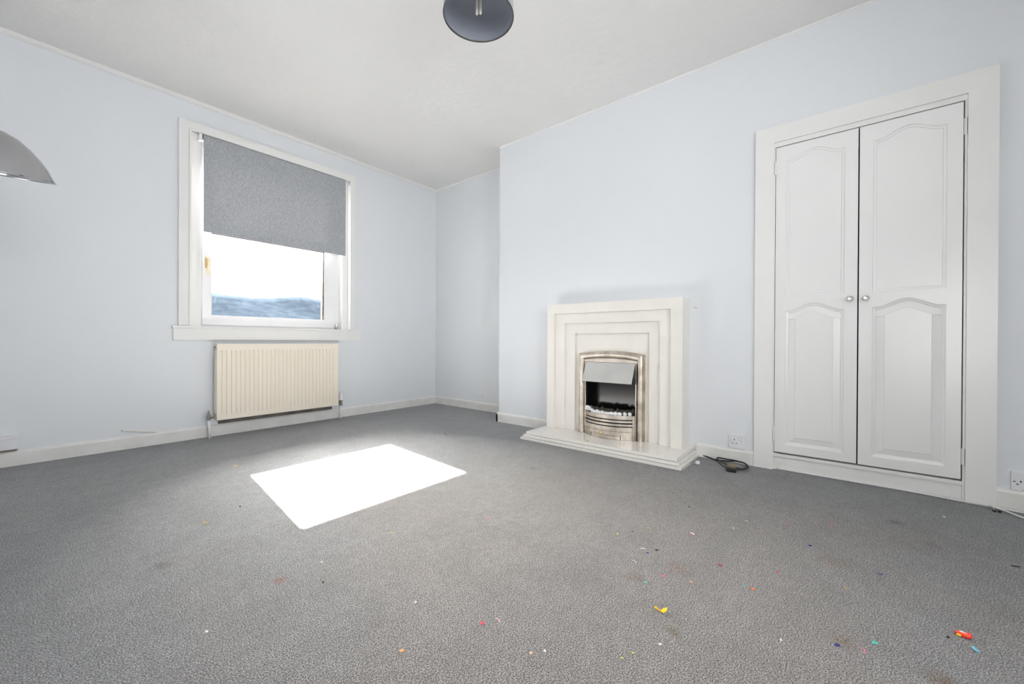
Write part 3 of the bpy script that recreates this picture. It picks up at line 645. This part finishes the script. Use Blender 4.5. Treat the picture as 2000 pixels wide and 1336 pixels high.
for a, b, w1, h1 in ((.012, 0, .004, .008), (-.008, .011, .0065, .004), (-.008, -.011, .0065, .004)):
    bm = bmesh.new(); box(bm, a-h1/2, a+h1/2, b-w1/2, b+w1/2, .012, .029, mtx=R); P('pin', bm, 'brass', fp, bevel=.0006)
def cable(name, pts, r, m, label, cat='cable', group=None):
    bm = bmesh.new(); tube(bm, smooth_path(pts, 8), r, 8); o = obj(name, bm, m, smooth=True); rebase(o, pts[0]); tag(o, label, cat, group); return o
cable('white_cable', [(XF-.004, .30, .006), (XF-.006, .0, .006), (XF-.010, -.25, .007), (XF-.030, -.40, .008), (XF-.034, -.50, .009), (2.74, -.54, .008), (2.68, -.585, .006), (2.60, -.65, .005), (2.45, -.75, .005)], .0038, 'cable_white', 'white cable running along the foot of the cupboard then away from the wall')
cable('white_cable.001', [(2.752, -.515, .0105), (2.757, -.56, .008), (2.758, -.62, .006), (2.757, -.75, .006), (2.75, -1.1, .006)], .0038, 'cable_white', 'white cable lying parallel to the skirting under the right-hand socket')
cc = tag(empty('cable_clip', (2.737, -.50, 0)), 'small black cable clip on the carpet at the right end of the cupboard', 'clip')
bm = bmesh.new(); box(bm, 2.712, 2.722, -.518, -.508, 0, .008); P('pad', bm, 'black_rubber', cc, bevel=.002)
bm = bmesh.new(); box(bm, 2.712, 2.722, -.533, -.523, 0, .008); P('pad', bm, 'black_rubber', cc, bevel=.002)
bm = bmesh.new(); tube(bm, smooth_path([(2.735, -.497, .001), (2.735, -.497, .014), (2.732, -.505, .018), (2.722, -.512, .014), (2.717, -.513, .006)], 4), .0015, 6); P('wire_loop', bm, 'nickel', cc)
co = tag(empty('cable_connector', (2.606, .690, 0)), 'small white plastic connector on the carpet by the hearth corner', 'connector')
R = Matrix.Translation((2.606, .688, .009)) @ Matrix.Rotation(.5, 4, 'Z')
bm = bmesh.new(); box(bm, -.010, .010, -.017, .004, -.008, .008, mtx=R); P('housing', bm, 'white_plastic', co, bevel=.002)
bm = bmesh.new(); box(bm, -.008, .008, .004, .013, -.007, .007, mtx=R); P('clear_end', bm, 'grey_plastic', co, bevel=.002)
cable('thin_white_wire', [(2.600, .701, .004), (2.55, .712, .003), (2.49, .711, .002), (2.42, .708, .002)], .0012, 'cable_white', 'thin white wire along the right foot of the hearth', 'wire')

# ------------------------------------------------------------------ scraps on the carpet
SC = {}
def smat(c):
    k = tuple(c)
    if k not in SC: SC[k] = mat('scrap_%d' % len(SC), c, .55)
    return 'scrap_%d' % list(SC).index(k)
def scrap(shape, x, y, s, c, label, rot=0., z=.0005):
    bm = bmesh.new(); r = random.Random(int(x*1000)*7+int(y*1000)); M = Matrix.Translation((x, y, z)) @ Matrix.Rotation(rot, 4, 'Z')
    if shape == 'chip':      # torn bit of balloon rubber / paper with curled edge
        s *= .88; n = 9; pts = [(s*(.75+.5*r.random())*math.cos(i*2*math.pi/n), s*.7*(.7+.6*r.random())*math.sin(i*2*math.pi/n)) for i in range(n)]
        hh = [s*.45*abs(r.gauss(0, .6)) for _ in range(n)]
        a = [bm.verts.new((p[0], p[1], .002+h)) for p, h in zip(pts, hh)]; b = [bm.verts.new((p[0]*.95, p[1]*.95, .0005+h)) for p, h in zip(pts, hh)]
        ca = bm.verts.new((0, 0, .0025+s*.12)); cb = bm.verts.new((0, 0, .0008+s*.12))
        for i in range(n):
            j = (i+1) % n; bm.faces.new((a[i], a[j], ca)); bm.faces.new((b[j], b[i], cb)); bm.faces.new((a[j], a[i], b[i], b[j]))
    elif shape == 'crumb':
        lump(bm, (0, 0, s*.5), (s, s*.8, s*.6), int(x*999), 1, .3)
    elif shape == 'strip':
        tube(bm, smooth_path([(-s, 0, .002), (-s*.3, s*.25, .004), (s*.35, s*.1, .003), (s, -s*.3, .002)], 4), s*.16, 5)
    elif shape == 'curl':
        tube(bm, smooth_path([(s*math.cos(t), s*.8*math.sin(t), .003+.002*math.sin(3*t)) for t in (0.2, .9, 1.7, 2.5, 3.2, 3.9)], 4), s*.10, 6)
    bmesh.ops.transform(bm, matrix=M, verts=bm.verts)
    nm = {'chip': 'paper_scrap', 'crumb': 'crumb', 'strip': 'paper_strip', 'curl': 'dry_stalk'}[shape]
    o = obj(nm, bm, smat(c)); rebase(o, (x, y, 0)); tag(o, label, {'chip': 'scrap', 'crumb': 'crumb', 'strip': 'scrap', 'curl': 'stalk'}[shape]); return o
RED, DRED, PINK, PALE, TEAL, BLUE, NAVY, ORG, YEL, LIME, WHT, BLK, PEA, STR = (.75, .06, .08), (.45, .02, .03), (.80, .22, .32), (.85, .55, .58), (.12, .55, .50), (.18, .50, .62), (.02, .03, .22), (.85, .22, .05), (.85, .55, .02), (.60, .62, .15), (.85, .85, .85), (.02, .02, .02), (.80, .48, .33), (.55, .36, .10)
for a in (
    ('chip', 1.248, 1.141, .006, PINK, 'tiny rose-red scrap on the carpet just right of the sunlit patch'),
    ('chip', 1.458, .667, .006, LIME, 'tiny yellow-green scrap, left of two in front of the hearth'),
    ('strip', 1.581, .593, .007, LIME, 'thin yellow-green sliver, right of two in front of the hearth'),
    ('chip', 1.642, .447, .011, PALE, 'pale pink crumpled scrap midway between hearth corner and yellow scrap'),
    ('strip', 1.412, .549, .008, WHT, 'white curved scrap beside the black scrap in mid floor'),
    ('crumb', 1.395, .526, .004, NAVY, 'tiny navy crumb just right of the white curved scrap'),
    ('chip', 1.433, .508, .007, BLK, 'small black scrap in the middle of the floor'),
    ('strip', 1.309, .539, .010, (.55, .62, .72), 'pale blue thread left of the rose and teal scraps'),
    ('chip', 1.289, .438, .006, (.80, .12, .25), 'small cerise scrap in mid floor above the teal one'),
    ('chip', 1.219, .467, .006, TEAL, 'small teal scrap left of the cerise one in mid floor'),
    ('chip', 1.312, .359, .006, PEA, 'small peach scrap right of the cerise one'),
    ('chip', 1.470, .312, .007, DRED, 'dark red scrap right of centre on the carpet'),
    ('chip', 1.396, .230, .005, TEAL, 'tiny teal scrap touching distance left of the orange scrap'),
    ('chip', 1.392, .207, .007, ORG, 'bright orange scrap right of centre on the carpet'),
    ('chip', .771, .726, .007, RED, 'red scrap in the lower middle of the carpet'),
    ('strip', .805, .703, .008, PALE, 'pale pink curved strip beside the lower red scrap'),
    ('chip', .994, .343, .005, WHT, 'white flake just below the big yellow scrap'),
    ('strip', 1.795, .336, .007, WHT, 'thin white sliver on the carpet left of a cream one, below the flex'),
    ('strip', 1.902, .307, .007, (.82, .76, .55), 'thin cream sliver on the carpet below the plug'),
    ('crumb', 1.903, .530, .004, BLK, 'tiny black crumb on the carpet below the right hearth corner'),
    ('chip', .770, .568, .005, PEA, 'tiny peach scrap near the bottom edge right of centre'),
    ('chip', .797, .547, .004, WHT, 'tiny white flake right of the bottom peach scrap'),
    ('chip', .894, .396, .004, LIME, 'tiny olive flake near the bottom, lower of two'),
    ('chip', .925, .383, .004, LIME, 'tiny olive flake near the bottom, upper of two'),
    ('crumb', 1.514, .632, .0035, BLK, 'tiny black crumb between the two yellow-green scraps'),
    ('strip', 2.106, .035, .010, PINK, 'pink strip on the carpet in front of the cupboard'),
    ('crumb', 1.972, .166, .004, RED, 'tiny red crumb left of the pink strip'),
    ('crumb', 1.823, .091, .005, NAVY, 'small indigo crumb below the pink strip'),
    ('crumb', 1.549, .161, .004, RED, 'tiny red crumb right of the orange scrap'),
    ('chip', 1.742, -.094, .007, (.12, .08, .35), 'indigo scrap on the right-hand side of the carpet'),
    ('crumb', 1.583, -.007, .004, STR, 'small mustard crumb on the right-hand carpet'),
    ('crumb', 1.266, .009, .006, NAVY, 'dark navy crumb near the bottom edge right of the white flakes'),
    ('strip', 1.284, -.040, .009, PINK, 'pink torn strip between the navy crumb and the light teal scrap'),
    ('chip', 1.334, -.062, .008, TEAL, 'light teal scrap above and right of the pink torn strip'),
    ('chip', 1.460, -.249, .009, BLUE, 'light blue oval scrap near the bottom right corner'),
    ('strip', 2.090, -.442, .010, BLK, 'thin black sliver near the right edge of the carpet'),
    ('crumb', 1.480, -.206, .004, BLK, 'tiny black crumb left of the red balloon scrap'),
    ('crumb', 2.487, -.331, .005, WHT, 'tiny white crumb in front of the right cupboard door'),
    ('chip', 1.199, .117, .004, WHT, 'tiny white flake left of the navy crumb near the bottom'),
    ('chip', .806, 2.727, .012, STR, 'small straw-coloured leaf bit between radiator and sunlit patch'),
    ('chip', .580, .809, .007, (.80, .40, .15), 'orange flake at the bottom centre of the carpet'),
    ('crumb', .304, 1.240, .005, WHT, 'white crumb on the dark lower left carpet'),
    ('crumb', .627, 2.061, .004, BLK, 'black crumb left of the sunlit patch'),
    ('crumb', .592, 1.224, .004, BLK, 'black crumb below the sunlit patch'),
    ('strip', .910, 1.336, .007, LIME, 'yellowish sliver just below the right half of the sunlit patch'),
    ('crumb', .642, 1.338, .004, WHT, 'white crumb below the sunlit patch'),
    ('chip', .712, .930, .006, (.6, .58, .56), 'light grey scrap beside a dark speck in the lower middle'),
): scrap(*a[:5], a[5], rot=(a[1]*37) % 6.28)
scrap('curl', .488, 1.983, .017, STR, 'curved golden dry stalk left of the sunlit patch', rot=1.0)
cable('dark_thread', [(2.175, 2.475, .003), (2.15, 2.44, .004), (2.125, 2.40, .004), (2.115, 2.375, .003)], .0014, 'black_rubber', 'dark curled thread on the carpet in front of the alcove', 'thread')
o = scrap('crumb', 2.530, 1.117, .0045, RED, 'tiny red crumb on the hearth below the fire', z=.0585)
o.location.z = .0
o = scrap('crumb', 2.473, 1.352, .005, (.40, .26, .14), 'brown crumb on the hearth in front of the pebbled fire', z=.0585)
# yellow bow-shaped piece
ys_ = tag(empty('yellow_scrap', (1.116, .379, 0)), 'bright yellow torn scrap, the largest in the middle of the floor', 'scrap')
R = Matrix.Translation((1.116, .379, .001)) @ Matrix.Rotation(-.67, 4, 'Z')
def flat(bm, pts, z=.003, th=.0014): prism(bm, pts, lambda p: R @ Vector((p[0], p[1], z+p[2])), lambda p: R @ Vector((p[0], p[1], z+th+p[2])))
bm = bmesh.new(); flat(bm, ((-.005, .003, 0), (-.003, -.009, .001), (.010, -.006, .004), (.016, .003, .006), (.006, .006, .003))); P('wide_end', bm, smat(YEL), ys_)
bm = bmesh.new(); flat(bm, ((-.018, .013, .004), (-.013, .016, .006), (-.003, .005, 0), (-.006, -.001, 0))); P('narrow_end', bm, smat((.75, .42, .02)), ys_)
# red balloon scrap
rb = tag(empty('balloon_scrap', (1.509, -.235, 0)), 'shiny red-orange balloon scrap with white patch near the bottom right corner', 'scrap')
mat('shiny_red', (.90, .05, .02), .2, coat=.5); mat('shiny_white', (.85, .8, .8), .2)
R = Matrix.Translation((1.509, -.235, .006)) @ Matrix.Rotation(-1.05, 4, 'Z')
bm = bmesh.new(); lump(bm, (0, 0, 0), (.016, .0065, .0055), 5, 2, .2); lump(bm, (.010, -.001, .001), (.008, .007, .006), 8, 2, .2)
bmesh.ops.transform(bm, matrix=R, verts=bm.verts); P('red_rubber', bm, 'shiny_red', rb, smooth=True)
bm = bmesh.new(); lump(bm, (.001, .001, .0045), (.008, .0042, .0022), 9, 2, .1); bmesh.ops.transform(bm, matrix=R, verts=bm.verts); P('white_patch', bm, 'shiny_white', rb, smooth=True)
bm = bmesh.new(); lump(bm, (-.011, -.003, .0), (.005, .0035, .003), 11, 2, .1); bmesh.ops.transform(bm, matrix=R, verts=bm.verts); P('yellow_tip', bm, smat(YEL), rb, smooth=True)

# ------------------------------------------------------------------ hills outside
M = mat('hazy_woodland', (.0115, .0155, .0205), 1, spec=0, vary=(.035, (.017, .0225, .0285), .9))  # distance haze put into the base colour as blue-grey
bm = bmesh.new(); nx, ny = 160, 60; g = []
def ridge(x):
    t = x/1500
    return (146+10*math.exp(-((t-.25)/.05)**2)-4*math.exp(-((t-.34)/.05)**2)+6*math.exp(-((t-.41)/.04)**2)+5*(t-.25)*20*.6)*(1 if abs(t) < 4 else .9)+1.2*math.sin(x*.31)+.8*math.sin(x*.83+2)+2.5*math.sin(x*.013)
for j in range(ny+1):
    v = j/ny; y = 30+v**1.3*1900; row = []
    for i in range(nx+1):
        x = (-1700+i*(4600/nx)) if not (40 <= i <= 80) else None
        x = -1700+4600*(i/nx)
        k = max(0, min(1, (y-1130)/370)); h = ridge(x*1500/max(y, 1500))*k-max(0, y-1500)*.3
        row.append(bm.verts.new((x, y, -9+h+3*math.sin(x*.02+y*.013)*k*(1-k)*4)))
    g.append(row)
for A, B in zip(g, g[1:]):
    for i in range(nx): bm.faces.new((A[i], A[i+1], B[i+1], B[i]))
tag(obj('hills', bm, 'hazy_woodland', smooth=True), 'wooded hillside with blue-grey haze in its colour seen through the lower window pane', 'hills', kind='structure')
